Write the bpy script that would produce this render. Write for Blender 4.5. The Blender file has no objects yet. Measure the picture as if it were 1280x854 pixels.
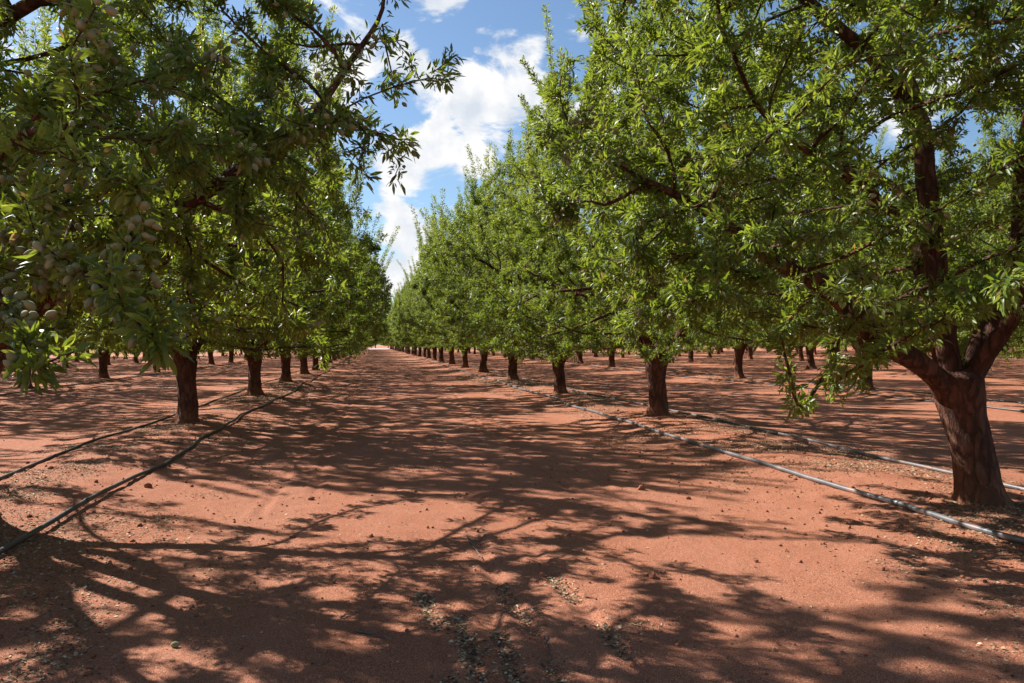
import bpy, math, random
import numpy as np
from mathutils import Vector, Matrix

random.seed(7)
RNG = np.random.default_rng(11)
D = bpy.data
SC = bpy.context.scene
COL = SC.collection
PI = math.pi

# ------------------------------------------------------------------ camera
CAM_H = 1.25
FPX = 960.0                                   # focal length in pixels of the 1280 px wide photograph
YAW, PITCH, ROLL = math.radians(10.2), math.radians(0.155), math.radians(-0.46)
CAM_M = (Matrix.Translation((0, 0, CAM_H)) @ Matrix.Rotation(-YAW, 4, 'Z')
         @ Matrix.Rotation(PI / 2 + PITCH, 4, 'X') @ Matrix.Rotation(ROLL, 4, 'Z'))
CAM_I = np.array(CAM_M.inverted())


def at(px, py, z):
    """point of the place that stands z metres in front of the viewer at that spot of the photograph"""
    return np.array(CAM_M @ Vector(((px - 640) / FPX * z, -(py - 427) / FPX * z, -z)))


def project(p):
    q = p @ CAM_I[:3, :3].T + CAM_I[:3, 3]
    z = -q[:, 2]
    zz = np.where(np.abs(z) < 1e-4, 1e-4, z)
    return 640 + FPX * q[:, 0] / zz, 427 - FPX * q[:, 1] / zz, z


# ------------------------------------------------------------------ layout of the orchard
ROW0, ROWD = -2.95, 7.6                       # x of the row left of the road, row spacing
TREED = 6.87
SUN_AZ = Vector((0.74, -0.67, 0)).normalized()   # direction in which shadows fall
SUN_EL = math.radians(41)


# ------------------------------------------------------------------ numpy noise
def _h(ix, iy, iz, s):
    n = (ix.astype(np.int64) * 374761393 + iy.astype(np.int64) * 668265263 + iz.astype(np.int64) * 2147483647 + s * 974634777) & 0xFFFFFFFF
    n = ((n ^ (n >> 13)) * 1274126177) & 0xFFFFFFFF
    n = ((n ^ (n >> 15)) * 2246822519) & 0xFFFFFFFF
    return ((n ^ (n >> 16)) & 0xFFFFFF) / float(0xFFFFFF)


def noise3(x, y, z, s=0):
    x, y, z = np.broadcast_arrays(np.asarray(x, float), np.asarray(y, float), np.asarray(z, float))
    ix, iy, iz = np.floor(x), np.floor(y), np.floor(z)
    fx, fy, fz = x - ix, y - iy, z - iz
    fx, fy, fz = (f * f * (3 - 2 * f) for f in (fx, fy, fz))
    r = 0
    for a in (0, 1):
        for b in (0, 1):
            for c in (0, 1):
                w = (fx if a else 1 - fx) * (fy if b else 1 - fy) * (fz if c else 1 - fz)
                r = r + w * _h(ix + a, iy + b, iz + c, s)
    return r * 2 - 1


def fbm2(x, y, s=0, o=3):
    r, a = 0, 1.0
    for k in range(o):
        r = r + a * noise3(x * 2 ** k, y * 2 ** k, 0.37 + k, s + k)
        a *= 0.5
    return r


# tyre grooves in the road near the viewer: x, y from, y to, depth
GROOVES = [(0.27, 2.2, 4.6, .011), (0.38, 2.2, 4.2, .010), (0.70, 2.2, 5.9, .013), (1.03, 2.2, 5.2, .014), (0.53, 2.4, 4.0, .007),
           (-0.9, 6, 40, .008), (-0.55, 7, 60, .008), (1.75, 6.5, 50, .008), (2.1, 5.5, 60, .008)]


def ground_z(x, y):
    x = np.asarray(x, float)
    y = np.asarray(y, float)
    t = (x - ROW0) / ROWD
    dr = (t - np.round(t)) * ROWD
    z = 0.10 * np.exp(-(dr / 0.95) ** 2) * (1 + 0.35 * noise3(x * .3, y * .35, 0, 5))
    z = z - 0.09 + 0.020 * fbm2(x * .6, y * .6, 21, 2)
    near = np.exp(-np.maximum(0, np.hypot(x, y) - 9) / 10)
    z = z + near * (0.008 * fbm2(x * 3.1, y * 3.1, 31, 3) + 0.0035 * fbm2(x * 11, y * 11, 41, 2))
    ridge = np.exp(-(dr / 1.1) ** 2)
    z = z + near * ridge * 0.014 * fbm2(x * 5, y * 5, 51, 3)
    for gx, a, b, dp in GROOVES:
        e = np.clip((y - a) / .4, 0, 1) * np.clip((b - y) / .9, 0, 1)
        gw = gx + .03 * noise3(0 * y, y * .9, 0, 60)
        u = (x - gw) / .042
        z = z + dp * e * (np.exp(-((np.abs(u) - 1.7) / .8) ** 2) * .6 - np.exp(-u ** 2))
    return z


def gz(x, y):
    return float(ground_z(np.array([x]), np.array([y]))[0])


# ------------------------------------------------------------------ scene helpers
def mesh_from(name, verts, faces_sizes, loops, mat, smooth=True, attrs=None):
    me = D.meshes.new(name)
    n = len(verts)
    me.vertices.add(n)
    me.vertices.foreach_set('co', np.asarray(verts, np.float32).ravel())
    loops = np.asarray(loops, np.int32)
    sizes = np.asarray(faces_sizes, np.int32)
    me.loops.add(len(loops))
    me.loops.foreach_set('vertex_index', loops)
    me.polygons.add(len(sizes))
    st = np.zeros(len(sizes), np.int32)
    st[1:] = np.cumsum(sizes)[:-1]
    me.polygons.foreach_set('loop_start', st)
    me.polygons.foreach_set('loop_total', sizes)
    me.polygons.foreach_set('use_smooth', np.full(len(sizes), smooth, bool))
    for k, v in (attrs or {}).items():
        a = me.attributes.new(k, 'FLOAT', 'POINT')
        a.data.foreach_set('value', np.asarray(v, np.float32))
    me.materials.append(mat)
    me.update(calc_edges=True)
    me.validate()
    return me


def obj(name, me, parent=None, **props):
    o = D.objects.new(name, me)
    COL.objects.link(o)
    if parent:
        o.parent = parent
    for k, v in props.items():
        o[k] = v
    return o


class MB:
    """collects tubes and quads of one mesh"""
    def __init__(s):
        s.v, s.sz, s.lp, s.n, s.at = [], [], [], 0, []

    def add(s, v, faces, val=0.5):
        v = np.asarray(v, float)
        s.v.append(v)
        s.at.append(np.full(len(v), val))
        for f in faces:
            s.sz.append(len(f))
            s.lp.extend([i + s.n for i in f])
        s.n += len(v)

    def add_arr(s, v, quads, val=None):
        s.v.append(v)
        s.at.append(np.full(len(v), .5) if val is None else val)
        k = quads.shape[1]
        s.sz.extend([k] * len(quads))
        s.lp.extend((quads + s.n).ravel().tolist())
        s.n += len(v)

    def mesh(s, name, mat, smooth=True, attr=None):
        return mesh_from(name, np.concatenate(s.v), s.sz, s.lp, mat, smooth, {attr: np.concatenate(s.at)} if attr else None)


def tube(mb, pts, rad, sides, rough=0.0, cap=True, seed=0):
    pts = np.asarray(pts, float)
    n = len(pts)
    tan = np.gradient(pts, axis=0)
    tan /= np.linalg.norm(tan, axis=1)[:, None] + 1e-9
    ref = np.array([1.0, 0, 0]) if abs(tan[0, 0]) < .8 else np.array([0, 1.0, 0])
    ang = np.linspace(0, 2 * PI, sides, endpoint=False)
    ca, sa = np.cos(ang), np.sin(ang)
    u = ref - tan[0] * (ref @ tan[0])
    u /= np.linalg.norm(u)
    out = np.empty((n, sides, 3))
    for i in range(n):
        u = u - tan[i] * (u @ tan[i])
        u /= np.linalg.norm(u) + 1e-9
        w = np.cross(tan[i], u)
        r = rad[i]
        if rough:
            r = r * (1 + rough * noise3(ca * 2.2 + seed, sa * 2.2, i * .55, seed) + .5 * rough * noise3(ca * 6 + seed, sa * 6, i * .9, seed + 3))
            out[i] = pts[i] + (np.outer(ca * r, u) + np.outer(sa * r, w))
        else:
            out[i] = pts[i] + r * (np.outer(ca, u) + np.outer(sa, w))
    i, j = np.meshgrid(np.arange(n - 1), np.arange(sides), indexing='ij')
    j2 = (j + 1) % sides
    q = np.stack([i * sides + j, i * sides + j2, (i + 1) * sides + j2, (i + 1) * sides + j], -1).reshape(-1, 4)
    mb.add_arr(out.reshape(-1, 3), q)
    if cap:
        base = mb.n - n * sides
        mb.sz.append(sides)
        mb.lp.extend([base + (n - 1) * sides + k for k in range(sides)])
        mb.sz.append(sides)
        mb.lp.extend([base + k for k in range(sides)][::-1])


# ------------------------------------------------------------------ materials
def mat_new(name):
    m = D.materials.new(name)
    m.use_nodes = True
    nt = m.node_tree
    nt.nodes.clear()
    out = nt.nodes.new('ShaderNodeOutputMaterial')
    return m, nt, out


def nd(nt, typ, **kw):
    n = nt.nodes.new(typ)
    ins = kw.pop('ins', {})
    for k, v in kw.items():
        setattr(n, k, v)
    for k, v in ins.items():
        if isinstance(v, bpy.types.NodeSocket):
            nt.links.new(v, n.inputs[k])
        else:
            n.inputs[k].default_value = v
    return n


def ramp(nt, fac, stops):
    r = nt.nodes.new('ShaderNodeValToRGB')
    el = r.color_ramp.elements
    while len(el) < len(stops):
        el.new(0.5)
    for e, (p, c) in zip(el, stops):
        e.position = p
        e.color = (*c, 1) if len(c) == 3 else c
    nt.links.new(fac, r.inputs[0])
    return r.outputs[0]


def noise(nt, vec, scale, detail=3, rough=.55, dist=0.0):
    return nd(nt, 'ShaderNodeTexNoise', ins={'Vector': vec, 'Scale': scale, 'Detail': detail, 'Roughness': rough, 'Distortion': dist})


def mixc(nt, f, a, b, typ='MIX'):
    m = nt.nodes.new('ShaderNodeMix')
    m.data_type = 'RGBA'
    m.blend_type = typ
    for k, v in ((0, f), (6, a), (7, b)):
        if isinstance(v, bpy.types.NodeSocket):
            nt.links.new(v, m.inputs[k])
        else:
            m.inputs[k].default_value = v if k == 0 else (*v, 1)
    return m.outputs[2]


def math_n(nt, op, a, b=None, c=None, clamp=False):
    m = nt.nodes.new('ShaderNodeMath')
    m.operation = op
    m.use_clamp = clamp
    for k, v in enumerate((a, b, c)):
        if v is None:
            continue
        if isinstance(v, bpy.types.NodeSocket):
            nt.links.new(v, m.inputs[k])
        else:
            m.inputs[k].default_value = v
    return m.outputs[0]


def leaf_material():
    m, nt, out = mat_new('almond_leaf')
    a = nd(nt, 'ShaderNodeAttribute', attribute_name='tone')
    geo = nd(nt, 'ShaderNodeNewGeometry')
    col = ramp(nt, a.outputs['Fac'], [(0, (.042, .074, .013)), (.35, (.082, .130, .019)), (.7, (.140, .190, .030)), (.95, (.225, .258, .048)), (1, (.26, .16, .06))])
    under = mixc(nt, .5, col, (.11, .14, .07))
    c2 = mixc(nt, geo.outputs['Backfacing'], col, under)
    p = nd(nt, 'ShaderNodeBsdfPrincipled', ins={'Base Color': c2, 'Roughness': .42, 'IOR': 1.40, 'Specular IOR Level': .42})
    tcol = ramp(nt, a.outputs['Fac'], [(0, (.19, .28, .018)), (.5, (.37, .46, .034)), (.95, (.57, .62, .06)), (1, (.5, .3, .08))])
    t = nd(nt, 'ShaderNodeBsdfTranslucent', ins={'Color': tcol})
    mx = nd(nt, 'ShaderNodeMixShader', ins={0: .33, 1: p.outputs[0], 2: t.outputs[0]})
    nt.links.new(mx.outputs[0], out.inputs[0])
    return m


def bark_material():
    m, nt, out = mat_new('almond_bark')
    tc = nd(nt, 'ShaderNodeTexCoord')
    mp = nd(nt, 'ShaderNodeMapping', ins={'Vector': tc.outputs['Object'], 'Scale': (1, 1, .28)})
    n1 = noise(nt, mp.outputs[0], 16, 6, .65)
    n2 = noise(nt, tc.outputs['Object'], 4.5, 4)
    n3 = noise(nt, mp.outputs[0], 60, 3)
    vo = nd(nt, 'ShaderNodeTexVoronoi', feature='DISTANCE_TO_EDGE', ins={'Vector': nd(nt, 'ShaderNodeMapping', ins={'Vector': mixc(nt, .12, tc.outputs['Object'], n1.outputs['Color']), 'Scale': (1, 1, .38)}).outputs[0], 'Scale': 15})
    crack = ramp(nt, vo.outputs[0], [(0, (0, 0, 0)), (.16, (1, 1, 1))])
    c = ramp(nt, n1.outputs[0], [(.25, (.032, .016, .011)), (.5, (.110, .048, .029)), (.75, (.19, .098, .064))])
    c = mixc(nt, ramp(nt, n2.outputs[0], [(.45, (0, 0, 0)), (.7, (1, 1, 1))]), c, (.165, .066, .038))
    c = mixc(nt, math_n(nt, 'MULTIPLY', math_n(nt, 'SUBTRACT', 1.0, crack), .35), c, (.030, .016, .012))
    sx = nd(nt, 'ShaderNodeSeparateXYZ', ins={0: tc.outputs['Object']})
    dust = math_n(nt, 'MULTIPLY', ramp(nt, sx.outputs[2], [(0.05, (1, 1, 1)), (.30, (0, 0, 0))]), .7)
    dust = math_n(nt, 'MULTIPLY', dust, math_n(nt, 'MULTIPLY', n2.outputs[0], 1.6), clamp=True)
    c = mixc(nt, dust, c, (.30, .115, .055))
    h = math_n(nt, 'ADD', math_n(nt, 'MULTIPLY', crack, .5), math_n(nt, 'ADD', n1.outputs[0], math_n(nt, 'MULTIPLY', n3.outputs[0], .4)))
    b = nd(nt, 'ShaderNodeBump', ins={'Height': h, 'Strength': 1.0, 'Distance': .03})
    p = nd(nt, 'ShaderNodeBsdfPrincipled', ins={'Base Color': c, 'Roughness': .9, 'Normal': b.outputs[0], 'Specular IOR Level': .2})
    nt.links.new(p.outputs[0], out.inputs[0])
    return m


def fruit_material():
    m, nt, out = mat_new('almond_hull')
    tc = nd(nt, 'ShaderNodeTexCoord')
    inf = nd(nt, 'ShaderNodeObjectInfo')
    geo = nd(nt, 'ShaderNodeNewGeometry')
    n = noise(nt, tc.outputs['Object'], 30, 3)
    r = math_n(nt, 'FRACT', math_n(nt, 'ADD', inf.outputs['Random'], geo.outputs['Random Per Island']))
    c = ramp(nt, math_n(nt, 'ADD', math_n(nt, 'MULTIPLY', r, .6), math_n(nt, 'MULTIPLY', n.outputs[0], .4)),
             [(.1, (.155, .175, .066)), (.5, (.23, .225, .097)), (.9, (.29, .25, .122))])
    p = nd(nt, 'ShaderNodeBsdfPrincipled', ins={'Base Color': c, 'Roughness': .85, 'Sheen Weight': .12, 'Sheen Roughness': .5, 'Specular IOR Level': .2})
    nt.links.new(p.outputs[0], out.inputs[0])
    return m


def ground_material():
    m, nt, out = mat_new('red_sand')
    tc = nd(nt, 'ShaderNodeTexCoord')
    v = tc.outputs['Object']
    n1 = noise(nt, v, .45, 4)
    n2 = noise(nt, v, 3.2, 5, .6)
    n3 = noise(nt, v, 42, 4, .7)
    n4 = noise(nt, v, 190, 2, .7)
    n5 = noise(nt, v, 95, 3, .75)
    n6 = noise(nt, nd(nt, 'ShaderNodeMapping', ins={'Vector': v, 'Scale': (1.6, .13, 1)}).outputs[0], 1.0, 5, .6, .3)
    c = ramp(nt, n2.outputs[0], [(.3, (.340, .110, .053)), (.55, (.410, .146, .074)), (.75, (.455, .182, .100))])
    c = mixc(nt, ramp(nt, n1.outputs[0], [(.4, (0, 0, 0)), (.7, (.6, .6, .6))]), c, (.380, .120, .050))
    c = mixc(nt, ramp(nt, n6.outputs[0], [(.42, (0, 0, 0)), (.62, (.65, .65, .65))]), c, (.47, .190, .110))
    c = mixc(nt, ramp(nt, n3.outputs[0], [(.42, (.45, .45, .45)), (.6, (0, 0, 0))]), c, (.235, .090, .048))
    c = mixc(nt, ramp(nt, n4.outputs[0], [(.55, (0, 0, 0)), (.66, (1, 1, 1))]), c, (.62, .36, .25))
    c = mixc(nt, ramp(nt, n4.outputs[0], [(.34, (1, 1, 1)), (.45, (0, 0, 0))]), c, (.13, .048, .028))
    c = mixc(nt, ramp(nt, n5.outputs[0], [(.34, (.9, .9, .9)), (.45, (0, 0, 0))]), c, (.17, .060, .032))
    c = mixc(nt, ramp(nt, n5.outputs[0], [(.60, (0, 0, 0)), (.70, (.55, .55, .55))]), c, (.58, .34, .23))
    h = math_n(nt, 'ADD', math_n(nt, 'MULTIPLY', n3.outputs[0], .6), math_n(nt, 'ADD', math_n(nt, 'ADD', math_n(nt, 'MULTIPLY', n4.outputs[0], .35), math_n(nt, 'MULTIPLY', n5.outputs[0], .5)), math_n(nt, 'MULTIPLY', n2.outputs[0], 1.2)))
    b = nd(nt, 'ShaderNodeBump', ins={'Height': h, 'Strength': .85, 'Distance': .016})
    p = nd(nt, 'ShaderNodeBsdfPrincipled', ins={'Base Color': c, 'Roughness': .95, 'Normal': b.outputs[0], 'Specular IOR Level': .12})
    nt.links.new(p.outputs[0], out.inputs[0])
    return m


def simple(name, stops, scale=12, rough=.8, attr=None, spec=.3, bump=0.0):
    m, nt, out = mat_new(name)
    if attr:
        f = nd(nt, 'ShaderNodeAttribute', attribute_name=attr).outputs['Fac']
    else:
        f = noise(nt, nd(nt, 'ShaderNodeTexCoord').outputs['Object'], scale, 4, .6).outputs[0]
    p = nd(nt, 'ShaderNodeBsdfPrincipled', ins={'Base Color': ramp(nt, f, stops), 'Roughness': rough, 'Specular IOR Level': spec})
    if bump:
        b = nd(nt, 'ShaderNodeBump', ins={'Height': noise(nt, nd(nt, 'ShaderNodeTexCoord').outputs['Object'], scale * 2, 3).outputs[0], 'Strength': .5, 'Distance': bump})
        nt.links.new(b.outputs[0], p.inputs['Normal'])
    nt.links.new(p.outputs[0], out.inputs[0])
    return m


M_LEAF, M_BARK, M_FRUIT, M_GROUND = leaf_material(), bark_material(), fruit_material(), ground_material()
M_HOSE = simple('dusty_polythene', [(.3, (.07, .068, .07)), (.52, (.12, .11, .108)), (.68, (.24, .14, .10))], 6, .40, spec=.6)
M_HOSE_DARK = simple('dark_polythene', [(.3, (.028, .027, .028)), (.6, (.05, .045, .045)), (.8, (.13, .08, .06))], 5, .42, spec=.5)
M_LITTER = simple('dry_litter', [(0, (.055, .030, .020)), (.35, (.17, .10, .052)), (.7, (.35, .25, .13)), (1, (.52, .42, .27))], attr='tone', rough=.9)
M_CLOD = simple('soil_clod', [(.3, (.15, .058, .032)), (.6, (.33, .13, .07)), (.8, (.38, .16, .09))], 25, .95, spec=.1, bump=.006)
M_TWIG = simple('dry_twig', [(.3, (.09, .06, .045)), (.7, (.24, .19, .15))], 40, .9)
M_PALE = simple('pale_gravel', [(.3, (.50, .42, .36)), (.7, (.60, .52, .46))], 2, .95, spec=.1)

# ------------------------------------------------------------------ leaves and fruit
LEAF_HI = (np.array([[0, 0, 0], [-.34, .22, .02], [0, .22, 0], [.34, .22, .02], [-.5, .5, .05], [0, .5, .01], [.5, .5, .05],
                     [-.3, .8, .02], [0, .8, -.02], [.3, .8, .02], [0, 1.0, -.07]]),
           np.array([[0, 2, 1, 1], [0, 3, 2, 2], [1, 2, 5, 4], [2, 3, 6, 5], [4, 5, 8, 7], [5, 6, 9, 8], [7, 8, 10, 10], [8, 9, 10, 10]]))
LEAF_LO = (np.array([[0, 0, 0], [-.5, .48, .06], [0, .48, 0], [.5, .48, .06], [0, 1, -.05]]),
           np.array([[0, 2, 1], [0, 3, 2], [1, 2, 4], [2, 3, 4]]))


def unit(a):
    return a / (np.linalg.norm(a, axis=-1, keepdims=True) + 1e-9)


def leaves_mesh(name, pos, dr, up, ln, wd, tone, hi):
    tv, tf = LEAF_HI if hi else LEAF_LO
    y = unit(dr)
    x = unit(np.cross(y, up))
    z = np.cross(x, y)
    n = len(pos)
    fold = RNG.uniform(.2, 1.6, n) * ln * 1.3
    curl = RNG.uniform(.2, 3.2, n) * ln
    t = tv
    V = (pos[:, None, :] + x[:, None, :] * (t[None, :, 0, None] * wd[:, None, None]) + y[:, None, :] * (t[None, :, 1, None] * ln[:, None, None])
         + z[:, None, :] * (np.where(t[None, :, 2] > 0, t[None, :, 2] * fold[:, None], 0) - (t[None, :, 1] ** 2) * .09 * curl[:, None])[:, :, None])
    k = len(t)
    off = (np.arange(n) * k)[:, None, None]
    F = (tf[None] + off).reshape(-1, tf.shape[1])
    tones = np.repeat(tone, k)
    if hi:
        tri = F[:, 2] == F[:, 3]
        sizes = np.where(tri, 3, 4)
        mask = np.ones(F.shape, bool)
        mask[:, 3] = ~tri
        loops = F[mask]
    else:
        sizes = np.full(len(F), 3)
        loops = F.ravel()
    return mesh_from(name, V.reshape(-1, 3), sizes, loops, M_LEAF, True, {'tone': tones})


def fruit_template(nr, ns):
    v, f = [], []
    for i in range(nr):
        t = (i + .5) / nr if 0 < i < nr - 1 else (0.03 if i == 0 else 0.97)
        r = math.sin(PI * t ** .85) ** .75
        for j in range(ns):
            a = 2 * PI * j / ns
            v.append((.5 * r * math.cos(a) * .66 * (1.06 if math.cos(a) > .8 else 1), .5 * r * math.sin(a) * .54, t - .02))
    for i in range(nr - 1):
        for j in range(ns):
            f.append((i * ns + j, i * ns + (j + 1) % ns, (i + 1) * ns + (j + 1) % ns, (i + 1) * ns + j))
    f.append(tuple(range(ns))[::-1])
    f.append(tuple((nr - 1) * ns + j for j in range(ns)))
    return np.array(v), f


FR_V, FR_F = fruit_template(9, 12)
FRL_V, FRL_F = fruit_template(5, 7)


def fruit_single_mesh():
    mb = MB()
    mb.add(FR_V, FR_F)
    return mb.mesh('almond', M_FRUIT)


def frames(dr, rng):
    y = unit(dr)
    h = unit(rng.normal(size=dr.shape))
    x = unit(np.cross(h, y))
    return x, np.cross(y, x), y


def fruits_mesh(name, pos, dr, ln, rng):
    x, w, y = frames(dr, rng)
    n = len(pos)
    t = FRL_V
    V = pos[:, None] + ln[:, None, None] * (x[:, None] * t[None, :, 0, None] + w[:, None] * t[None, :, 1, None] + y[:, None] * t[None, :, 2, None])
    sz, lp = [], []
    fl = np.array([i for f in FRL_F for i in f])
    fs = np.array([len(f) for f in FRL_F])
    lp = (fl[None] + (np.arange(n) * len(t))[:, None]).ravel()
    return mesh_from(name, V.reshape(-1, 3), np.tile(fs, n), lp, M_FRUIT)


# ------------------------------------------------------------------ tree skeletons
def crown_radius(z, p):
    zs = np.array([0.95, 1.5, 2.3, 3.4, 4.6, 5.6, 6.3, 6.9])
    rs = np.array([2.75, 3.20, 3.40, 3.35, 2.80, 2.10, 1.35, 0.4])
    return np.interp(z / p.get('hs', 1), zs, rs) * p.get('rs', 1)


def sample_envelope(n, rng, p, seed):
    out = []
    tot = 0
    while tot < n:
        q = np.stack([rng.uniform(-4.4, 4.4, 6000), rng.uniform(-4.4, 4.4, 6000), rng.uniform(.95, 7.0, 6000)], 1)
        r = np.hypot(q[:, 0], q[:, 1])
        a = np.arctan2(q[:, 1], q[:, 0])
        R = crown_radius(q[:, 2], p) * (1 + .15 * noise3(np.cos(a) * 1.6, np.sin(a) * 1.6, q[:, 2] * .7, seed))
        skirt = 1.15 + .25 * noise3(np.cos(a) * 2, np.sin(a) * 2, 0, seed + 5) + np.maximum(0, 1.1 - r) * .55
        ok = (r < R) & (q[:, 2] > skirt)
        shell = r / R
        ok &= rng.random(len(q)) < np.clip(.30 + .75 * shell ** 1.5, 0, 1)
        cl = noise3(q[:, 0] * .95, q[:, 1] * .95, q[:, 2] * .95, seed + 9) + .5 * noise3(q[:, 0] * 2, q[:, 1] * 2, q[:, 2] * 2, seed + 19)
        ok &= cl > p.get('gap', -.20)
        out.append(q[ok])
        tot += ok.sum()
    return np.concatenate(out)[:n]


def grow(p, seed):
    """skeleton by space colonization from given scaffold limbs; everything relative to the foot of the trunk"""
    rng = np.random.default_rng(seed)
    fork = np.array(p.get('fork', (rng.uniform(-.05, .05), rng.uniform(-.05, .05), rng.uniform(.80, .92))))
    limbs = [np.array(l, float) for l in p.get('limbs', [])]
    branches = [np.array(l, float) for l in p.get('branches', [])]
    nl = p.get('nlimb', 5)
    a0 = p.get('a0', rng.uniform(0, 2 * PI))
    for k in range(nl - len(limbs)):
        a = a0 + p.get('aspan', 2 * PI) * k / max(1, nl - len(limbs)) + rng.uniform(-.25, .25)
        inc = rng.uniform(.55, .85)
        L = rng.uniform(1.5, 2.1)
        pts = []
        for t in np.linspace(.12, 1, 8):
            i2 = inc * (1 - .35 * t)
            rr = L * t * math.sin(i2) + rng.uniform(-.03, .03)
            aa = a + .12 * math.sin(t * 5 + k)
            pts.append(fork + (rr * math.cos(aa), rr * math.sin(aa), L * t * math.cos(i2) - .02))
        limbs.append(np.array(pts))
    pos, par, lid = [fork + (0, 0, -.16)], [-1], [-1]

    def add_poly(poly, parent, L):
        last = parent
        prev = pos[parent]
        for q in poly:
            seg = q - prev
            m = max(1, int(round(np.linalg.norm(seg) / .17)))
            for s in range(1, m + 1):
                pos.append(prev + seg * s / m + (rng.normal(0, .012, 3) if s < m else 0))
                par.append(last)
                lid.append(L)
                last = len(pos) - 1
            prev = q

    for i, l in enumerate(limbs):
        add_poly(l, 0, i)
    for b in branches:
        P = np.array(pos)
        ok = np.array(lid) >= 0
        dd = np.linalg.norm(P - b[0], axis=1) + np.where(ok, 0, 99)
        j = int(np.argmin(dd))
        add_poly(b, j, lid[j])
    A = sample_envelope(p.get('natt', 3300), rng, p, seed)
    if 'keep' in p:
        A = A[p['keep'](A)]
    for c, r, n in p.get('blobs', []):
        r = np.array(r) if np.ndim(r) else np.array([r, r, r])
        A = np.concatenate([A, np.array(c) + unit(rng.normal(size=(n, 3))) * (rng.random((n, 1)) ** .45) * r])
    step, kill = .155, .21
    bd = np.full(len(A), 1e9)
    bi = np.zeros(len(A), int)
    start = 0
    for it in range(90):
        P = np.array(pos[start:])
        Lm = np.array(lid[start:]) >= 0
        for c0 in range(0, len(P), 400):
            d = np.linalg.norm(A[:, None] - P[None, c0:c0 + 400], axis=2)
            d[:, ~Lm[c0:c0 + 400]] = 1e9
            j = d.argmin(1)
            dm = d[np.arange(len(A)), j]
            up = dm < bd
            bd[up] = dm[up]
            bi[up] = j[up] + start + c0
        alive = bd > kill
        A, bd, bi = A[alive], bd[alive], bi[alive]
        if len(A) == 0:
            break
        act = bd < 1.5
        if not act.any():
            act = bd <= bd.min() + .3
        start = len(pos)
        idx = np.unique(bi[act])
        Pa = np.array(pos)
        vec = unit(A[act] - Pa[bi[act]])
        acc = np.zeros((len(Pa), 3))
        np.add.at(acc, bi[act], vec)
        for i in idx:
            dv = acc[i] / (np.linalg.norm(acc[i]) + 1e-9)
            if par[i] >= 0:
                t = Pa[i] - Pa[par[i]]
                dv = dv + .45 * t / (np.linalg.norm(t) + 1e-9)
            dv = dv + rng.normal(0, .16, 3)
            dv /= np.linalg.norm(dv) + 1e-9
            pos.append(Pa[i] + dv * step)
            par.append(int(i))
            lid.append(lid[i])
    n0 = len(pos)
    # long upright shoots on top of the crown
    P = np.array(pos)
    has = np.zeros(len(P), bool)
    has[[q for q in par if q >= 0]] = True
    tips = np.where(~has & (P[:, 2] > p.get('shoot_from', 3.3)))[0]
    rng.shuffle(tips)
    shoot = [False] * n0
    for t in tips[:int(2.2 * p.get('shoots', 55))]:
        last = int(t)
        d0 = unit(np.array([rng.normal(0, .16), rng.normal(0, .16), 1.0]))
        for s in range(rng.integers(3, 10)):
            d0 = unit(d0 + rng.normal(0, .05, 3) + (P[t] - [0, 0, 2]) * [.012, .012, 0])
            pos.append(pos[last] + d0 * .15)
            par.append(last)
            lid.append(lid[last])
            shoot.append(True)
            last = len(pos) - 1
    # short side twigs
    P = np.array(pos)
    for i in rng.permutation(np.arange(30, n0))[:p.get('twigs', 2200)]:
        d0 = unit(rng.normal(size=3) + [0, 0, .2])
        pos.append(P[i] + d0 * rng.uniform(.08, .2))
        par.append(int(i))
        lid.append(lid[i])
        shoot.append(False)
    pos, par, lid = np.array(pos), np.array(par), np.array(lid)
    n = len(pos)
    acc = np.zeros(n)
    tip = .0030
    for i in range(n - 1, 0, -1):
        if acc[i] == 0:
            acc[i] = tip ** 2
        acc[par[i]] += acc[i] * 1.002
    rad = np.sqrt(acc)
    for L in range(len(limbs)):
        m = lid == L
        top = rad[m].max()
        want = p.get('limb_r', [.085])[L % len(p.get('limb_r', [.085]))]
        rad[m] = tip * (rad[m] / tip) ** (math.log(want / tip) / math.log(top / tip))
    return dict(pos=pos, par=par, lid=lid, rad=rad, fork=fork, shoot=np.array(shoot), nl=len(limbs), rng=rng)


def limb_mesh(sk, L, name, thin):
    pos, par, lid, rad = sk['pos'], sk['par'], sk['lid'], sk['rad']
    n = len(pos)
    kids = [[] for _ in range(n)]
    for i in range(1, n):
        if lid[i] == L:
            kids[par[i]].append(i)
    mb = MB()
    roots = [(0, k) for k in kids[0]]
    while roots:
        b, k = roots.pop()
        chain = [b, k]
        while kids[chain[-1]]:
            c = sorted(kids[chain[-1]], key=lambda q: -rad[q])
            chain.append(c[0])
            for o in c[1:]:
                roots.append((chain[-2], o))
        r = rad[chain].copy()
        r[0] = r[1] * 1.0
        if b == 0:
            r[0] *= 1.15
            r[1] *= 1.12
        if r[1] < thin:
            continue
        sides = 12 if r[1] > .05 else 8 if r[1] > .02 else 5 if r[1] > .008 else 4
        pp = pos[chain].copy()
        if len(pp) > 4:
            pp[1:-1] = .5 * pp[1:-1] + .25 * (pp[2:] + pp[:-2])
        if sides >= 8:                       # round the bends of the thick wood
            t = np.arange(len(pp))
            tt = np.linspace(0, len(pp) - 1, (len(pp) - 1) * 2 + 1)
            sm = np.stack([np.interp(tt, t, pp[:, c]) for c in range(3)], 1)
            sm[1:-1] = .5 * sm[1:-1] + .25 * (sm[2:] + sm[:-2])
            pp, r = sm, np.interp(tt, t, r)
            tube(mb, pp, r, sides, .10, True, L * 7 + 1)
        else:
            tube(mb, pp, r, sides)
    return mb.mesh(name, M_BARK)


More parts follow.
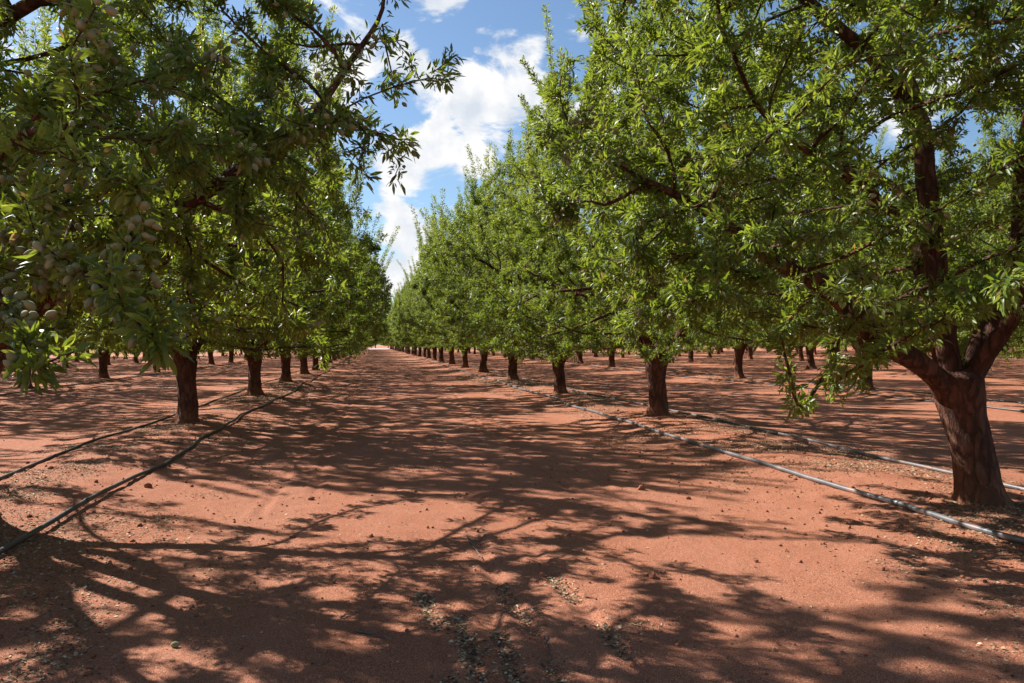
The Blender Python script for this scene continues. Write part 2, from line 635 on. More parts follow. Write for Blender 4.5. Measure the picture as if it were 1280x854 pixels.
def trunk_mesh(sk, R, name, sides=30, rings=44, seed=0):
    fork = sk['fork']
    h = fork[2] + .05
    zs = np.concatenate([np.linspace(-.14, .3, rings // 2), np.linspace(.3, h, rings - rings // 2)[1:]])
    prof = np.interp(zs, [-.14, 0, .06, .18, .4, h * .7, h * .88, h], [1.85, 1.55, 1.30, 1.10, 1.0, 1.02, 1.16, 1.24])
    v = []
    ang = np.linspace(0, 2 * PI, sides, endpoint=False)
    ca, sa = np.cos(ang), np.sin(ang)
    for z, pr in zip(zs, prof):
        t = np.clip(z / h, 0, 1)
        c = np.array([fork[0], fork[1]]) * (t ** 1.2)
        c = c + .018 * np.array([noise3(z * 3, 0, 0, seed), noise3(z * 3, 5, 0, seed)]).ravel()
        lob = 1 + .09 * noise3(ca * 1.3, sa * 1.3, z * 1.2, seed + 1)
        lob = lob + .07 * noise3(ca * 3.2, sa * 3.2, z * 2.2, seed + 2)
        lob = lob + .05 * noise3(ca * 9, sa * 9, z * 4, seed + 3) + .02 * noise3(ca * 16, sa * 16, z * 12, seed + 4)
        if z < .2:
            lob = lob + (0.2 - z) * 1.3 * noise3(ca * 2.1, sa * 2.1, 0, seed + 6)
        r = R * pr * lob
        v.append(np.stack([c[0] + ca * r, c[1] + sa * r, np.full(sides, z)], 1))
    top = v[-1]
    cen = top.mean(0)
    for f, dz in ((.8, .045), (.5, .07), (.2, .08)):
        q = cen + (top - cen) * f
        q[:, 2] = top[:, 2] + dz
        v.append(q)
    n = len(v)
    mb = MB()
    i, j = np.meshgrid(np.arange(n - 1), np.arange(sides), indexing='ij')
    j2 = (j + 1) % sides
    q = np.stack([i * sides + j, i * sides + j2, (i + 1) * sides + j2, (i + 1) * sides + j], -1).reshape(-1, 4)
    mb.add_arr(np.concatenate(v), q)
    mb.sz.append(sides)
    mb.lp.extend(range((n - 1) * sides, n * sides))
    return mb.mesh(name, M_BARK)


def leaf_cloud(sk, count, scale=1.0, leaf_r=.022):
    pos, par, rad, rng = sk['pos'], sk['par'], sk['rad'], sk['rng']
    ok = np.where((rad < leaf_r) & (np.arange(len(pos)) > 20))[0]
    tipf = np.clip(1 - (rad[ok] - .003) / .016, .30, 1)
    w = tipf * (1 + .0 * (np.pad(sk['shoot'], (0, len(pos) - len(sk['shoot'])))[ok]))
    w = w * np.clip(1 + .9 * noise3(pos[ok, 0] * 1.7, pos[ok, 1] * 1.7, pos[ok, 2] * 1.7, 77), .15, 2)
    sel = rng.choice(ok, size=count, p=w / w.sum())
    t = rng.random((count, 1))
    # leaves sit in rosettes: snap t to a few spur positions
    t = (np.floor(t * 3) + .5 + rng.uniform(-.12, .12, (count, 1))) / 3
    base = pos[par[sel]] * (1 - t) + pos[sel] * t
    bdir = unit(pos[sel] - pos[par[sel]])
    side = unit(rng.normal(size=(count, 3)))
    perp = unit(side - bdir * (side * bdir).sum(1, keepdims=True))
    out = unit(base - np.array([0, 0, 2.2]))
    dr = unit(perp * rng.uniform(.5, 1.1, (count, 1)) + bdir * rng.uniform(.1, 1.0, (count, 1)) + out * .2 + np.array([0, 0, -.12]) + rng.normal(0, .28, (count, 3)))
    p0 = base + perp * rng.uniform(.005, .035, (count, 1)) + rng.normal(0, .008, (count, 3))
    up = unit(rng.normal(0, .75, (count, 3)) + np.array([0, 0, 1.0]) + out * .3)
    ln = np.clip(rng.normal(.060, .016, count), .025, .10) * scale
    wd = ln * rng.uniform(.22, .31, count)
    sh = np.pad(sk['shoot'], (0, len(pos) - len(sk['shoot'])))[sel]
    tone = np.clip(.40 + .22 * noise3(base[:, 0] * 1.1, base[:, 1] * 1.1, base[:, 2] * 1.1, 88) + rng.normal(0, .17, count) + .22 * sh + .10 * (rad[sel] < .004), 0, .95)
    tone = np.where(rng.random(count) < .012, 1.0, tone)
    return p0, dr, up, ln, wd, tone


def fruit_cloud(sk, count, near=None):
    pos, par, rad, rng = sk['pos'], sk['par'], sk['rad'], sk['rng']
    ok = np.where((rad < .011) & (np.arange(len(pos)) > 40))[0]
    w = np.clip(.25 + noise3(pos[ok, 0] * 1.5, pos[ok, 1] * 1.5, pos[ok, 2] * 1.5, 99), .02, 2)
    if near is not None:                     # boughs nearer the viewer carry a heavier crop
        w = w * (1 + 5 * np.clip((4.6 - np.linalg.norm(pos[ok] - near, axis=1)) / 2.0, 0, 1))
    nodes = rng.choice(ok, size=max(1, count // 2), p=w / w.sum(), replace=True)
    sel = np.repeat(nodes, rng.choice([1, 2, 2, 3], len(nodes)))
    n = len(sel)
    bdir = unit(pos[sel] - pos[par[sel]])
    side = unit(rng.normal(size=(n, 3)) + [0, 0, -.3])
    perp = unit(side - bdir * (side * bdir).sum(1, keepdims=True))
    dr = unit(perp + .5 * bdir + [0, 0, -.35] + rng.normal(0, .25, (n, 3)))
    p0 = pos[sel] + perp * rng.uniform(.010, .042, (n, 1)) + bdir * rng.uniform(-.16, .06, (n, 1))
    return p0, dr, rng.uniform(.033, .047, n)


# ------------------------------------------------------------------ building the tree kinds
def make_kind(name, p, seed, leaves, hi=False, R=.17, fruits=420, scale=1.0, thin=.0030):
    sk = grow(p, seed)
    K = dict(trunk=trunk_mesh(sk, R, 'trunk', seed=seed))
    K['limbs'] = [limb_mesh(sk, L, 'limb', thin) for L in range(sk['nl'])]
    lc = leaf_cloud(sk, leaves, scale)
    K['crown'] = leaves_mesh('crown', *lc, hi)
    K['leafpos'] = lc[0] + unit(lc[1]) * lc[3][:, None] * .5
    fp, fd, fl = fruit_cloud(sk, fruits, p.get('near'))
    K['fruit'] = (fp, fd, fl)
    K['rng'] = sk['rng']
    print(name, 'nodes', len(sk['pos']), 'fruit', len(fp))
    return K


def place_tree(K, x, y, rot, label, group, scale=1.0, with_fruit=True, fruit_me=None, lean=(0, 0)):
    t = D.objects.new('almond_tree', None)
    COL.objects.link(t)
    t.empty_display_size = .3
    t.location = (x, y, gz(x, y))
    t.rotation_euler = (lean[0], lean[1], rot)
    t.scale = (scale, scale, scale)
    t['label'] = label
    t['category'] = 'tree'
    t['group'] = group
    obj('trunk', K['trunk'], t)
    for l in K['limbs']:
        obj('limb', l, t)
    obj('crown', K['crown'], t)
    if with_fruit and fruit_me:
        obj('almond_fruit', fruit_me, t, kind='stuff')
    return t


# --- the near tree at the left edge (its trunk stands just outside the photograph)
LX, LY = ROW0, 6.2
lf = np.array([LX, LY, gz(LX, LY)])
RX, RY = 4.65, 5.26
rf = np.array([RX, RY, gz(RX, RY)])


def path(foot, pts):
    return np.array([at(*q) for q in pts]) - foot


left_p = dict(near=np.array([0, 0, CAM_H + .3]) - lf,
    fork=(.02, -.04, .86), nlimb=6, a0=1.2, aspan=3.6, natt=3100, gap=-.2, limb_r=[.062, .045, .06, .065, .06, .06], twigs=2600, shoots=40, rs=.94,
    limbs=[path(lf, [(-35, 452, 5.45), (0, 428, 5.25), (75, 360, 4.95), (190, 278, 4.6), (300, 212, 4.4), (420, 142, 4.25), (500, 108, 4.1), (572, 68, 4.0)]),
           path(lf, [(-110, 400, 5.2), (-140, 300, 4.5), (-90, 235, 3.5), (15, 280, 2.85), (105, 340, 2.5), (155, 385, 2.35), (185, 415, 2.28), (208, 438, 2.25)]),
           path(lf, [(-110, 380, 5.5), (-75, 180, 5.2), (-5, 30, 4.9), (60, -8, 4.7), (150, -70, 4.5)])],
    branches=[path(lf, [(-70, 245, 3.4), (-25, 330, 2.65), (22, 405, 2.4), (36, 440, 2.3), (40, 472, 2.25)]),
              path(lf, [(-40, 240, 3.2), (40, 150, 2.8), (110, 190, 2.6), (175, 240, 2.5)]),
              path(lf, [(380, 165, 4.3), (430, 90, 4.3), (478, 30, 4.4), (490, -10, 4.4)]),
              path(lf, [(430, 140, 4.2), (470, 165, 4.2), (500, 205, 4.2)])],
    blobs=[(at(140, 365, 2.35) - lf, .2, 40), (at(190, 410, 2.28) - lf, .10, 18), (at(35, 440, 2.3) - lf, (.08, .08, .17), 26), (at(218, 445, 2.25) - lf, .07, 16), (at(170, 430, 2.3) - lf, .1, 16),
           (at(70, 200, 2.7) - lf, .38, 60), (at(20, 260, 2.7) - lf, .3, 30), (at(230, 170, 3.4) - lf, .55, 70), (at(300, 60, 4.2) - lf, .5, 50),
           (at(440, 110, 4.5) - lf, .45, 50), (at(510, 95, 4.2) - lf, .2, 16), (at(495, 190, 4.3) - lf, .14, 9), (at(300, 300, 4.6) - lf, .4, 40), (at(60, 370, 4.8) - lf, .4, 45), (at(190, 300, 4.5) - lf, .42, 50), (at(300, 220, 4.2) - lf, .4, 45), (at(400, 165, 4.1) - lf, .35, 35),  # leaf clumps along the first limb added to make its ground shadow leafy
           (at(120, 320, 2.6) - lf, .22, 35), (at(100, 130, 2.9) - lf, .35, 45)],
    keep=lambda A: ~((A[:, 1] > .6) & (A[:, 0] > -1.2) & (A[:, 2] < 5.2) & (np.hypot(A[:, 0] + .2, A[:, 1] - 2.1) < 1.5)))  # crown opened on its far side to let sun through to the ground
KL = make_kind('left', left_p, 101, 265000, True, scale=.86, R=.175, fruits=8000)

right_p = dict(
    fork=tuple(at(1196, 480, 6.02) - rf), nlimb=6, a0=.2, aspan=2.6, natt=3500, gap=-.12, rs=.94, keep=lambda A: ~((A @ np.array([-.66, -.75, 0]) > .1) & (np.abs(A @ np.array([.75, -.66, 0]) + .15) < .85) & (A[:, 2] < 1.38)) & ~((np.hypot(A[:, 0], A[:, 1]) < 1.0) & (A[:, 2] < 1.35)), limb_r=[.088, .085, .08, .065, .065, .065], twigs=2600, shoots=70,
    limbs=[path(rf, [(1160, 458, 5.9), (1110, 435, 5.8), (1040, 362, 5.6), (930, 302, 5.4), (870, 255, 5.3)]),
           path(rf, [(1182, 425, 6.0), (1165, 300, 6.05), (1152, 150, 6.1), (1120, 40, 6.1)]),
           path(rf, [(1232, 440, 6.1), (1272, 330, 6.0), (1290, 170, 5.9), (1310, 20, 5.7)])],
    branches=[path(rf, [(1160, 300, 6.0), (1100, 250, 5.8), (1035, 205, 5.6), (960, 150, 5.5)]),
              path(rf, [(1150, 150, 6.1), (1080, 60, 5.9), (1010, 5, 5.8), (960, -50, 5.8)]),
              path(rf, [(1060, 390, 5.65), (1045, 430, 5.4), (1030, 470, 5.3), (1008, 505, 5.25)]),
              path(rf, [(1100, 420, 5.75), (1085, 450, 5.5), (1065, 485, 5.4)])],
    blobs=[(at(1022, 475, 5.3) - rf, .17, 55), (at(1065, 455, 5.4) - rf, .2, 55), (at(1045, 440, 5.35) - rf, .2, 40), (at(900, 330, 5.3) - rf, .5, 40)])
KR = make_kind('right', right_p, 202, 350000, True, scale=.86, R=.158, fruits=14000)

KINDS = []
for i, (sd, pp) in enumerate([(301, dict(nlimb=5, shoots=75)), (302, dict(nlimb=4, rs=1.04, hs=1.03, shoots=60)), (303, dict(nlimb=6, rs=.97, shoots=85)),
                              (304, dict(nlimb=5, rs=1.02, hs=.97, shoots=60, gap=-.2))]):
    KINDS.append(make_kind('kind%d' % i, pp, sd, 240000, False, R=(.145, .158, .14, .152)[i], scale=1.04, fruits=5200))
FRUIT_ME = [fruits_mesh('almond_fruit', *K['fruit'], K['rng']) for K in KINDS]

# --- near trees with single almonds: the hundred that show largest are parts, the rest one part
lpos = np.concatenate([KL['leafpos'] + lf, KR['leafpos'] + rf])
lx, ly, lz = project(lpos)
CELL = 5
ib = (lz > .3) & (lx >= 0) & (lx < 1280) & (ly >= 0) & (ly < 854)
zb = np.full((854 // CELL + 2, 1280 // CELL + 2), 1e9)
np.minimum.at(zb, ((ly[ib] // CELL).astype(int), (lx[ib] // CELL).astype(int)), lz[ib])
ALMOND = fruit_single_mesh()


def place_hero(K, foot, label):
    t = place_tree(K, foot[0], foot[1], 0, label, 'almond trees of the orchard', with_fruit=False)
    fp, fd, fl = K['fruit']
    px, py, pz = project(fp + foot)
    inside = (px > 4) & (px < 1276) & (py > 4) & (py < 850) & (pz > .5)
    zc = np.full(len(fp), -1e9)
    ii = np.where(inside)[0]
    zc[ii] = zb[(py[ii] // CELL).astype(int), (px[ii] // CELL).astype(int)]
    vis = inside & (pz < zc + .10)
    order = np.lexsort((pz, ~vis))
    pick = order[:100]
    rest = order[100:]
    x, w, y = frames(fd, K['rng'])
    for i in pick:
        o = obj('almond', ALMOND, t)
        o.matrix_local = Matrix.Translation(fp[i]) @ Matrix(np.stack([x[i], w[i], y[i]], 1).tolist()).to_4x4() @ Matrix.Scale(float(fl[i]), 4)
    obj('almond_fruit', fruits_mesh('almond_fruit', fp[rest], fd[rest], fl[rest], K['rng']), t, kind='stuff')
    return t


place_hero(KL, lf, 'nearest tree on the left, its dark fruit laden boughs hanging in from the picture edge')
place_hero(KR, rf, 'nearest almond tree on the right, with thick forked reddish trunk beside the grey pipe')

# --- all further trees
ORD = ['first', 'second', 'third', 'fourth', 'fifth', 'sixth', 'seventh', 'eighth', 'ninth', 'tenth', 'eleventh', 'twelfth']
ROWW = ['', 'second', 'third', 'fourth', 'fifth', 'sixth', 'seventh', 'eighth', 'ninth', 'tenth', 'eleventh', 'twelfth', 'thirteenth', 'fourteenth']
rr = random.Random(5)
count = 0


def visible(x, y):
    px, py, z = project(np.array([[x, y, 1.0]]))
    m = 3.6 * FPX / max(z[0], .5)
    return z[0] > 2 and -2.1 * m < px[0] < 1280 + m


def trunk_in_frame(x, y):
    px, py, z = project(np.array([[x, y, .5]]))
    return z[0] > 0 and -4 < px[0] < 1284


for side in (-1, 1):
    for rn in range(13):
        X = ROW0 - ROWD * rn if side < 0 else ROW0 + ROWD * (rn + 1)
        if rn == 0:
            y0, n = (13.1, 30) if side < 0 else (RY + TREED, 31)
        else:
            y0 = {(-1, 1): 32.9 - 3 * TREED, (1, 1): 24.6 - 2 * TREED, (1, 2): 39.5 - 4 * TREED}.get((side, rn), 4 + rr.uniform(0, TREED))
            n = 22
        far_y = 230 if rn == 0 else (140, 120, 112, 108, 106, 106, 106, 106, 106, 106, 106, 106)[rn - 1]
        seen = 0
        for k in range(n):
            Y = y0 + TREED * k
            if Y > far_y or not visible(X, Y):
                continue
            inside = trunk_in_frame(X, Y)
            seen += inside
            Wd = 'left' if side < 0 else 'right'
            jt = 0 if rn == 0 and k < 6 else 1
            if rn == 0:
                i = k + 1
                if side < 0:
                    i = k + 1
                if i < 11:
                    extra = ', counted from the front' if i > 2 else (', standing between two dark pipes', ', dark and straight')[i - 1] if side < 0 else (', dark and forking low', ', straight beside the grey pipe')[i - 1]
                    label = '%s trunk in the row along the %s of the road%s' % (ORD[i - 1 + (side > 0)], Wd, extra)
                else:
                    label = 'small far tree near the vanishing end of the row along the %s of the road' % Wd
            else:
                if not inside:
                    label = 'tree of the %s row to the %s, its trunk standing outside the picture' % (ROWW[rn], Wd)
                elif seen <= (5 if rn == 1 else 3 if rn == 2 else 0):
                    label = '%s trunk in the %s row to the %s of the road' % (ORD[seen - 1], ROWW[rn], Wd)
                else:
                    label = 'distant tree deep in the %s row to the %s, mostly hidden by nearer crowns' % (ROWW[rn], Wd)
            kk = rr.randrange(4)
            lean = jt * .045
            x, y = X + jt * rr.uniform(-.12, .12), Y + jt * rr.uniform(-.2, .2)
            fm = FRUIT_ME[kk] if (rn == 0 and k < 5) else None
            place_tree(KINDS[kk], x, y, rr.uniform(0, 2 * PI), label, 'almond trees of the orchard', rr.uniform(.95, 1.05) if jt == 0 else rr.uniform(.86, 1.08), fm is not None, fm, (rr.uniform(-lean, lean), rr.uniform(-lean, lean)))
            count += 1
for i, (x, y) in enumerate([(-4, 246), (.5, 251), (4.5, 247), (9.5, 250), (-9, 250)]):
    place_tree(KINDS[i % 4], x, y, i * 1.3, 'far tree standing beyond the pale crossing at the end of the road', 'trees beyond the end of the road', 1.05, False)
print('trees', count)

# ------------------------------------------------------------------ ground
def graded(a, b, fine0, fine1, step, grow_=1.09, mx=30):
    c = list(np.arange(fine0, fine1 + 1e-6, step))
    s = step
    while c[-1] < b:
        s = min(s * grow_, mx)
        c.append(c[-1] + s)
    s = step
    while c[0] > a:
        s = min(s * grow_, mx)
        c.insert(0, c[0] - s)
    return np.array(c)


gx = graded(-700, 700, -3.2, 5.2, .022)
gy = graded(-200, 900, 2.2, 8.5, .035, 1.04)
XX, YY = np.meshgrid(gx, gy)
ZZ = ground_z(XX, YY)
nv = XX.size
w = len(gx)
ii, jj = np.meshgrid(np.arange(len(gy) - 1), np.arange(w - 1), indexing='ij')
q = np.stack([ii * w + jj, ii * w + jj + 1, (ii + 1) * w + jj + 1, (ii + 1) * w + jj], -1).reshape(-1, 4)
ground = obj('ground', mesh_from('ground', np.stack([XX.ravel(), YY.ravel(), ZZ.ravel()], 1), np.full(len(q), 4), q.ravel(), M_GROUND), kind='structure')

mb = MB()
mb.add([(-60, 232, .16), (60, 232, .16), (60, 238, .19), (-60, 238, .19), (-60, 231.5, -.1), (60, 231.5, -.1), (60, 238.5, -.1), (-60, 238.5, -.1)],
       [(0, 1, 2, 3), (4, 5, 1, 0), (1, 5, 6, 2), (2, 6, 7, 3), (3, 7, 4, 0)])
obj('crossing_path', mb.mesh('crossing_path', M_PALE, False), kind='structure')

# ------------------------------------------------------------------ irrigation pipes
def pipe(x0, ya, yb, seed, label, r=.022, mt=None):
    mt = mt or M_HOSE
    ys = np.concatenate([np.arange(ya, min(yb, 16), .12), np.arange(max(ya, 16), yb, .6)])
    xs = x0 + .10 * noise3(ys * .28, 0, 0, seed) + .05 * noise3(ys * .9, 3, 0, seed)
    fine = np.arange(-8, 9) * .06
    zs = np.mean([ground_z(xs, ys + f) for f in fine], axis=0)
    zs = zs + r * .95 + .035 * np.maximum(0, noise3(ys * .45, 9, 0, seed) - .15)
    mb = MB()
    tube(mb, np.stack([xs, ys, zs], 1), np.full(len(ys), r), 12)
    o = obj('irrigation_pipe', mb.mesh('irrigation_pipe', mt), None, label=label, category='pipe', group='irrigation pipes along the tree rows')
    # joint sleeves on the pipe
    k = 0
    for yj in np.arange(ya + 1.3, min(yb, 14), 2.9):
        i = int(np.argmin(np.abs(ys - yj)))
        m2 = MB()
        seg = np.linspace(-.05, .05, 5)
        yy = ys[i] + seg
        tube(m2, np.stack([np.interp(yy, ys, xs), yy, np.interp(yy, ys, zs)], 1), np.array([r, r * 1.22, r * 1.22, r * 1.22, r]), 12)
        obj('coupling', m2.mesh('coupling', mt), o)
    return o


pipe(ROW0 + .70, 2.5, 75, 1, 'dark irrigation pipe nearer the road along the left row, casting a thin shadow', .018, M_HOSE_DARK)
pipe(ROW0 - .66, 2.5, 70, 2, 'dark irrigation pipe on the far side of the left row trunks', .017, M_HOSE_DARK)
pipe(4.0, 1.2, 75, 3, 'grey sunlit irrigation pipe nearer the road along the right row')
pipe(5.36, 1.2, 70, 4, 'grey irrigation pipe passing behind the nearest right trunk', .018)
pipe(12.25 - .7, 9, 70, 5, 'irrigation pipe on the near side of the second row to the right', .018, M_HOSE_DARK)
pipe(12.25 + .7, 9, 70, 6, 'irrigation pipe on the far side of the second row to the right', .018, M_HOSE_DARK)
pipe(-10.55 + .7, 22, 70, 7, 'irrigation pipe on the near side of the second row to the left')

# ------------------------------------------------------------------ litter, clods, twigs
def litter():
    rng = np.random.default_rng(3)
    P = []
    def strip(x0, sd, ya, yb, n, power=1.0):
        y = ya + (yb - ya) * rng.random(n * 4) ** power
        x = x0 + rng.normal(0, sd, n * 4)
        keep = fbm2(x * 1.3, y * 1.3, 71, 3) + rng.normal(0, .25, n * 4) > .25
        P.append(np.stack([x[keep][:n], y[keep][:n]], 1))
    strip(ROW0, .75, 2.6, 26, 40000, 1.4)
    strip(4.65, .8, 2.0, 30, 48000, 1.45)
    strip(12.25, .8, 12, 45, 6000)
    strip(-10.55, .8, 24, 60, 4000)
    strip(ROW0, .8, 26, 80, 4000)
    strip(4.65, .8, 30, 90, 4500)
    strip(.8, 1.6, 2.4, 12, 700, 1.6)
    strip(.8, 2.5, 2.4, 40, 900, 1.3)
    for gx_, a, b, dp in GROOVES[:5]:
        n = int(1150 * dp / .013)
        y = rng.uniform(a, b - .4, n)
        k = noise3(y * 2.4, gx_ * 9, 0, 81) > -.15
        P.append(np.stack([gx_ + .03 * noise3(0 * y, y * .9, 0, 60) + rng.normal(0, .030, n), y], 1)[k])
    for px, py, s, n in [(190, 640, .13, 230), (85, 765, .12, 260), (60, 800, .10, 160), (15, 835, .12, 220), (100, 725, .15, 120), (790, 757, .08, 60), (260, 608, .12, 90),
                         (1170, 700, .10, 60), (1120, 690, .12, 60), (1245, 785, .04, 26), (250, 790, .1, 12), (560, 690, .10, 22), (500, 672, .08, 30), (780, 550, .25, 260),
                         (800, 500, .3, 200), (1080, 500, .5, 120)]:
        d = py - (431 - .008 * (px - 467))
        c = at(px, py, FPX * CAM_H / d)
        P.append(np.stack([c[0] + rng.normal(0, s, n), c[1] + rng.normal(0, s * 1.3, n)], 1))
    P = np.concatenate(P)
    n = len(P)
    z = ground_z(P[:, 0], P[:, 1]) + .004
    pos = np.stack([P[:, 0], P[:, 1], z], 1)
    a = rng.uniform(0, 2 * PI, n)
    dr = np.stack([np.cos(a), np.sin(a), rng.normal(.05, .18, n)], 1)
    up = unit(np.stack([rng.normal(0, .4, n), rng.normal(0, .4, n), np.ones(n)], 1))
    far = np.clip(np.hypot(P[:, 0], P[:, 1]) / 14, 1, 2.2)
    ln = rng.uniform(.009, .029, n) * far
    wd = ln * rng.uniform(.4, .8, n)
    tv = np.array([[0, 0, 0], [-.5, .48, .12], [0, .48, .03], [.5, .48, .12], [0, 1, .05]])
    y = unit(dr)
    x = unit(np.cross(y, up))
    zz = np.cross(x, y)
    sg = rng.choice([-1, 1], n) * rng.uniform(.3, 2.0, n) * ln
    V = pos[:, None] + x[:, None] * (tv[None, :, 0, None] * wd[:, None, None]) + y[:, None] * (tv[None, :, 1, None] * ln[:, None, None]) + zz[:, None] * (tv[None, :, 2] * sg[:, None])[:, :, None]
    V[:, :, 2] += np.maximum(0, (z - .002)[:, None] - V[:, :, 2])
    F = (LEAF_LO[1][None] + (np.arange(n) * 5)[:, None, None]).reshape(-1, 3)
    me = mesh_from('leaf_litter', V.reshape(-1, 3), np.full(len(F), 3), F.ravel(), M_LITTER, False, {'tone': np.repeat(np.clip(rng.normal(.5, .32, n), 0, 1), 5)})
    obj('leaf_litter', me, kind='stuff', label='dry hulls and leaf scraps scattered over the red soil')


litter()


def scrub():
    # low scrub along the outer edge of the orchard, glimpsed between the far trunks
    rng = np.random.default_rng(8)
    lines = [((-107, 60), (-107, 150)), ((-107, 150), (-10, 158)), ((12, 158), (112, 150)), ((112, 150), (112, 60))]
    P = []
    for a, b in lines:
        a, b = np.array(a, float), np.array(b, float)
        n = int(np.linalg.norm(b - a) * 130)
        q = a + (b - a) * rng.random((n, 1)) + rng.normal(0, 1.6, (n, 2))
        h = np.clip(1.5 + .7 * noise3(q[:, 0] * .25, q[:, 1] * .25, 0, 91), .4, 2.4)
        P.append(np.column_stack([q, rng.random(n) ** 1.3 * h]))
    P = np.concatenate(P)
    n = len(P)
    P[:, 2] += ground_z(P[:, 0], P[:, 1])
    ln = rng.uniform(.2, .42, n)
    me = leaves_mesh('far_scrub', P, rng.normal(size=(n, 3)) + [0, 0, .8], rng.normal(size=(n, 3)) + [0, 0, .8], ln, ln * .35, np.clip(rng.normal(.55, .25, n), 0, 1), False)
    obj('far_scrub', me, kind='stuff', label='low far scrub glimpsed between the distant trunks')


scrub()


def clods():
    import bmesh
    rng = np.random.default_rng(4)
    bm = bmesh.new()
    bmesh.ops.create_icosphere(bm, subdivisions=2, radius=1)
    tv = np.array([v.co[:] for v in bm.verts])
    tf = np.array([[v.index for v in f.verts] for f in bm.faces])
    bm.free()
    P = []
    for x0, sd, n, yb in ((ROW0, .7, 1100, 14), (4.6, .75, 1300, 14), (3.6, .7, 800, 10), (-1.6, .7, 700, 10), (.8, 1.6, 900, 9)):
        P.append(np.stack([rng.normal(x0, sd, n), 2.0 + (yb - 2) * rng.random(n) ** 1.3], 1))
    for px, py, s, n in [(190, 640, .15, 30), (180, 735, .2, 14), (240, 690, .2, 10), (110, 800, .12, 8), (1040, 655, .08, 5), (1170, 705, .12, 9), (1235, 730, .2, 6), (1200, 620, .2, 40)]:
        d = py - (431 - .008 * (px - 467))
        c = at(px, py, FPX * CAM_H / d)
        P.append(np.stack([c[0] + rng.normal(0, s, n), c[1] + rng.normal(0, s, n)], 1))
    P = np.concatenate(P)
    n = len(P)
    s = np.clip(np.exp(rng.normal(-5.3, .55, n)), .003, .03)
    V = tv[None] * s[:, None, None] * rng.uniform(.6, 1.3, (n, 1, 3))
    sh = rng.uniform(0, 50, (n, 1))
    V = V * (1 + .38 * noise3(tv[None, :, 0] * 1.4 + sh, tv[None, :, 1] * 1.4, tv[None, :, 2] * 1.4, 3))[:, :, None]
    V[:, :, 0] += P[:, None, 0]
    V[:, :, 1] += P[:, None, 1]
    V[:, :, 2] += (ground_z(P[:, 0], P[:, 1]) + s * .3)[:, None]
    F = (tf[None] + (np.arange(n) * len(tv))[:, None, None]).reshape(-1, 3)
    obj('soil_clods', mesh_from('soil_clods', V.reshape(-1, 3), np.full(len(F), 3), F.ravel(), M_CLOD, False), kind='stuff', label='crumbs and clods of red soil')


clods()


def ground_at(px, py):
    d = py - (431 - .008 * (px - 467))
    c = at(px, py, FPX * CAM_H / d)
    return c[:2]


def twig(pix, r, label, fork=None):
    pts = [ground_at(*q) for q in pix]
    mb = MB()
    rng = np.random.default_rng(len(label))
    def run(pp, r):
        pp = np.array(pp)
        t = np.linspace(0, len(pp) - 1, 9)
        xy = np.stack([np.interp(t, range(len(pp)), pp[:, c]) for c in (0, 1)], 1) + rng.normal(0, .005, (9, 2))
        z = ground_z(xy[:, 0], xy[:, 1]) + r * .8 + np.abs(rng.normal(0, .004, 9))
        tube(mb, np.column_stack([xy, z]), np.linspace(r, r * .4, 9), 6)
    run(pts, r)
    if fork:
        run([ground_at(*q) for q in fork], r * .7)
    obj('fallen_twig', mb.mesh('fallen_twig', M_TWIG), label=label, category='twig', group='fallen twigs')


twig([(585, 658), (592, 668), (603, 680)], .006, 'forked dry twig lying in the shade at the middle of the road', [(588, 661), (598, 659), (606, 654)])
twig([(681, 770), (686, 782), (687, 797)], .005, 'pale curved dry twig lying among leaf scraps in a tyre groove')
twig([(690, 638), (700, 640), (711, 642)], .005, 'short dark twig lying on shaded soil near the bright sunlit strip')
twig([(446, 762), (468, 768), (490, 774)], .006, 'dark straight twig lying in shade left of the tyre grooves')
twig([(425, 748), (440, 744), (452, 738)], .005, 'small bent twig lying in deep shade at the lower left')

# a green almond dropped on the shaded soil
c = ground_at(219, 784)
o = obj('fallen_almond', ALMOND, label='single green almond lying on the shaded red soil at lower left', category='almond')
o.matrix_world = Matrix.Translation((c[0] - .02, c[1], gz(*c) + .012)) @ Matrix.Rotation(PI / 2, 4, 'Y') @ Matrix.Scale(.042, 4)

# ------------------------------------------------------------------ sky and sun
W = D.worlds.new('World')
SC.world = W
W.use_nodes = True
nt = W.node_tree
nt.nodes.clear()
wout = nt.nodes.new('ShaderNodeOutputWorld')
sky = nd(nt, 'ShaderNodeTexSky', sky_type='NISHITA')
sky.sun_disc = False
sky.sun_elevation = SUN_EL
sky.sun_rotation = math.atan2(-SUN_AZ.x, -SUN_AZ.y)
sky.air_density = 1.0
sky.dust_density = .6
sky.ozone_density = 2.0
SKY_STRENGTH = .061
tc = nd(nt, 'ShaderNodeTexCoord')
v = tc.outputs['Generated']


def direction(px, py):
    d = at(px, py, 1.0) - np.array([0, 0, CAM_H])
    return d / np.linalg.norm(d)


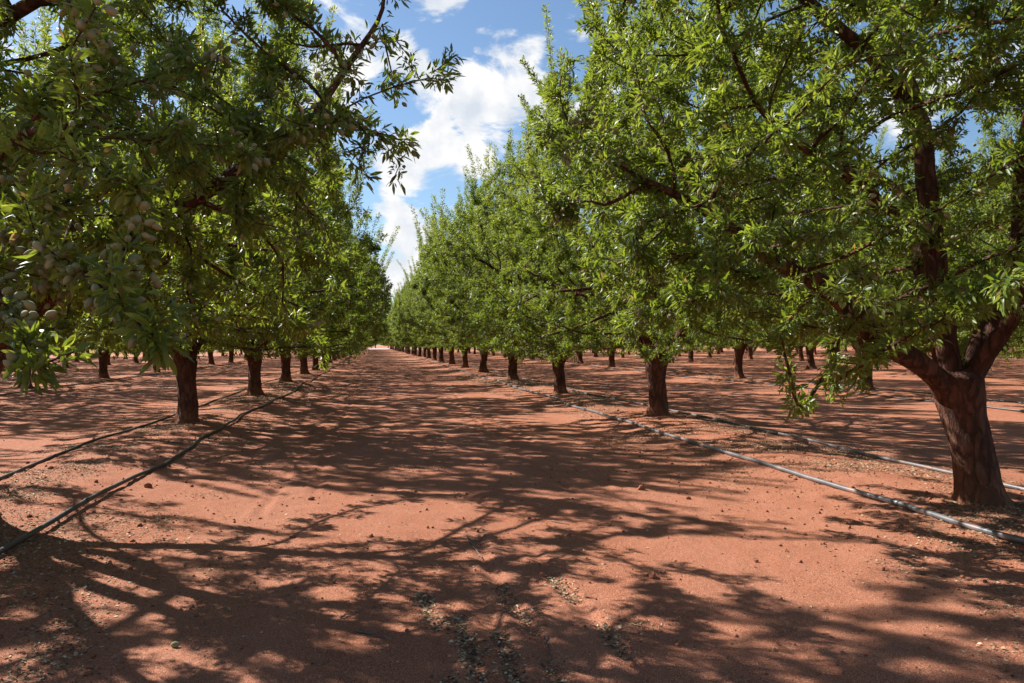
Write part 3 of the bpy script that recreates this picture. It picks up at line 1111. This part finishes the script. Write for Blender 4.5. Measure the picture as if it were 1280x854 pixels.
blobs = [((605, 125), .10, .95), ((545, 170), .08, .8), ((655, 110), .07, .9), ((520, 90), .06, .8), ((590, 190), .05, .8), ((500, 225), .06, .9),
         ((515, 290), .06, 1.0), ((490, 345), .05, .9), ((545, -12), .05, 1.0), ((780, 60), .06, .7), ((760, 190), .08, .8),
         ((420, 120), .10, .8), ((330, 60), .06, .4), ((960, 100), .09, .5), ((1150, 130), .12, .6)]
cov = None
for (pp, s, k) in blobs:
    c = direction(*pp)
    dd = nd(nt, 'ShaderNodeVectorMath', operation='DISTANCE', ins={0: v, 1: tuple(c)}).outputs['Value']
    g = math_n(nt, 'MULTIPLY', math_n(nt, 'SUBTRACT', 1.0, math_n(nt, 'DIVIDE', dd, s * 1.0), clamp=True), k)
    cov = g if cov is None else math_n(nt, 'MAXIMUM', cov, g)
sep = nd(nt, 'ShaderNodeSeparateXYZ', ins={0: v})
n1 = noise(nt, nd(nt, 'ShaderNodeMapping', ins={'Vector': v, 'Scale': (1, 1, 1.9)}).outputs[0], 9, 8, .6, .4)
n2 = noise(nt, nd(nt, 'ShaderNodeMapping', ins={'Vector': v, 'Scale': (1, 1, 2.2)}).outputs[0], 3.0, 6, .55)
far_c = math_n(nt, 'MULTIPLY', ramp(nt, n2.outputs[0], [(.50, (0, 0, 0)), (.66, (1, 1, 1))]), .35)
cov = math_n(nt, 'MAXIMUM', cov, far_c)
cl = math_n(nt, 'ADD', cov, math_n(nt, 'MULTIPLY', math_n(nt, 'SUBTRACT', n1.outputs[0], .5), 2.7))
mask = nd(nt, 'ShaderNodeMapRange', interpolation_type='SMOOTHSTEP', ins={0: cl, 1: .26, 2: .60}).outputs[0]
n3 = noise(nt, v, 16, 5)
ccol = ramp(nt, n3.outputs[0], [(.35, (.70, .76, .85)), (.56, (1, 1, 1))])
b1 = nd(nt, 'ShaderNodeBackground', ins={0: mixc(nt, 1.0, sky.outputs[0], (.90, 1.0, 1.06), 'MULTIPLY'), 1: SKY_STRENGTH})
b2 = nd(nt, 'ShaderNodeBackground', ins={0: ccol, 1: .46})
mx = nd(nt, 'ShaderNodeMixShader', ins={0: mask, 1: b1.outputs[0], 2: b2.outputs[0]})
nt.links.new(mx.outputs[0], wout.inputs[0])

sl = D.lights.new('sun', 'SUN')
sl.energy = 5.0
sl.angle = math.radians(.53)
sl.color = (1.0, .975, .94)
so = D.objects.new('sun', sl)
COL.objects.link(so)
so.rotation_euler = Vector((SUN_AZ.x * math.cos(SUN_EL), SUN_AZ.y * math.cos(SUN_EL), -math.sin(SUN_EL))).to_track_quat('-Z', 'Y').to_euler()
so.location = (-20, 30, 40)

cam = D.cameras.new('camera')
cam.sensor_width = 36
cam.lens = FPX / 1280 * 36
cam.clip_start = .05
cam.clip_end = 3000
co = D.objects.new('camera', cam)
COL.objects.link(co)
co.matrix_world = CAM_M
SC.camera = co

SC.view_settings.view_transform = 'Standard'
SC.view_settings.look = 'None'
SC.view_settings.exposure = 1.15
SC.view_settings.gamma = 1.0
cy = SC.cycles
cy.max_bounces = 5
cy.diffuse_bounces = 3
cy.glossy_bounces = 2
cy.transmission_bounces = 4
cy.transparent_max_bounces = 4
cy.use_denoising = True
cy.caustics_reflective = False
cy.caustics_refractive = False
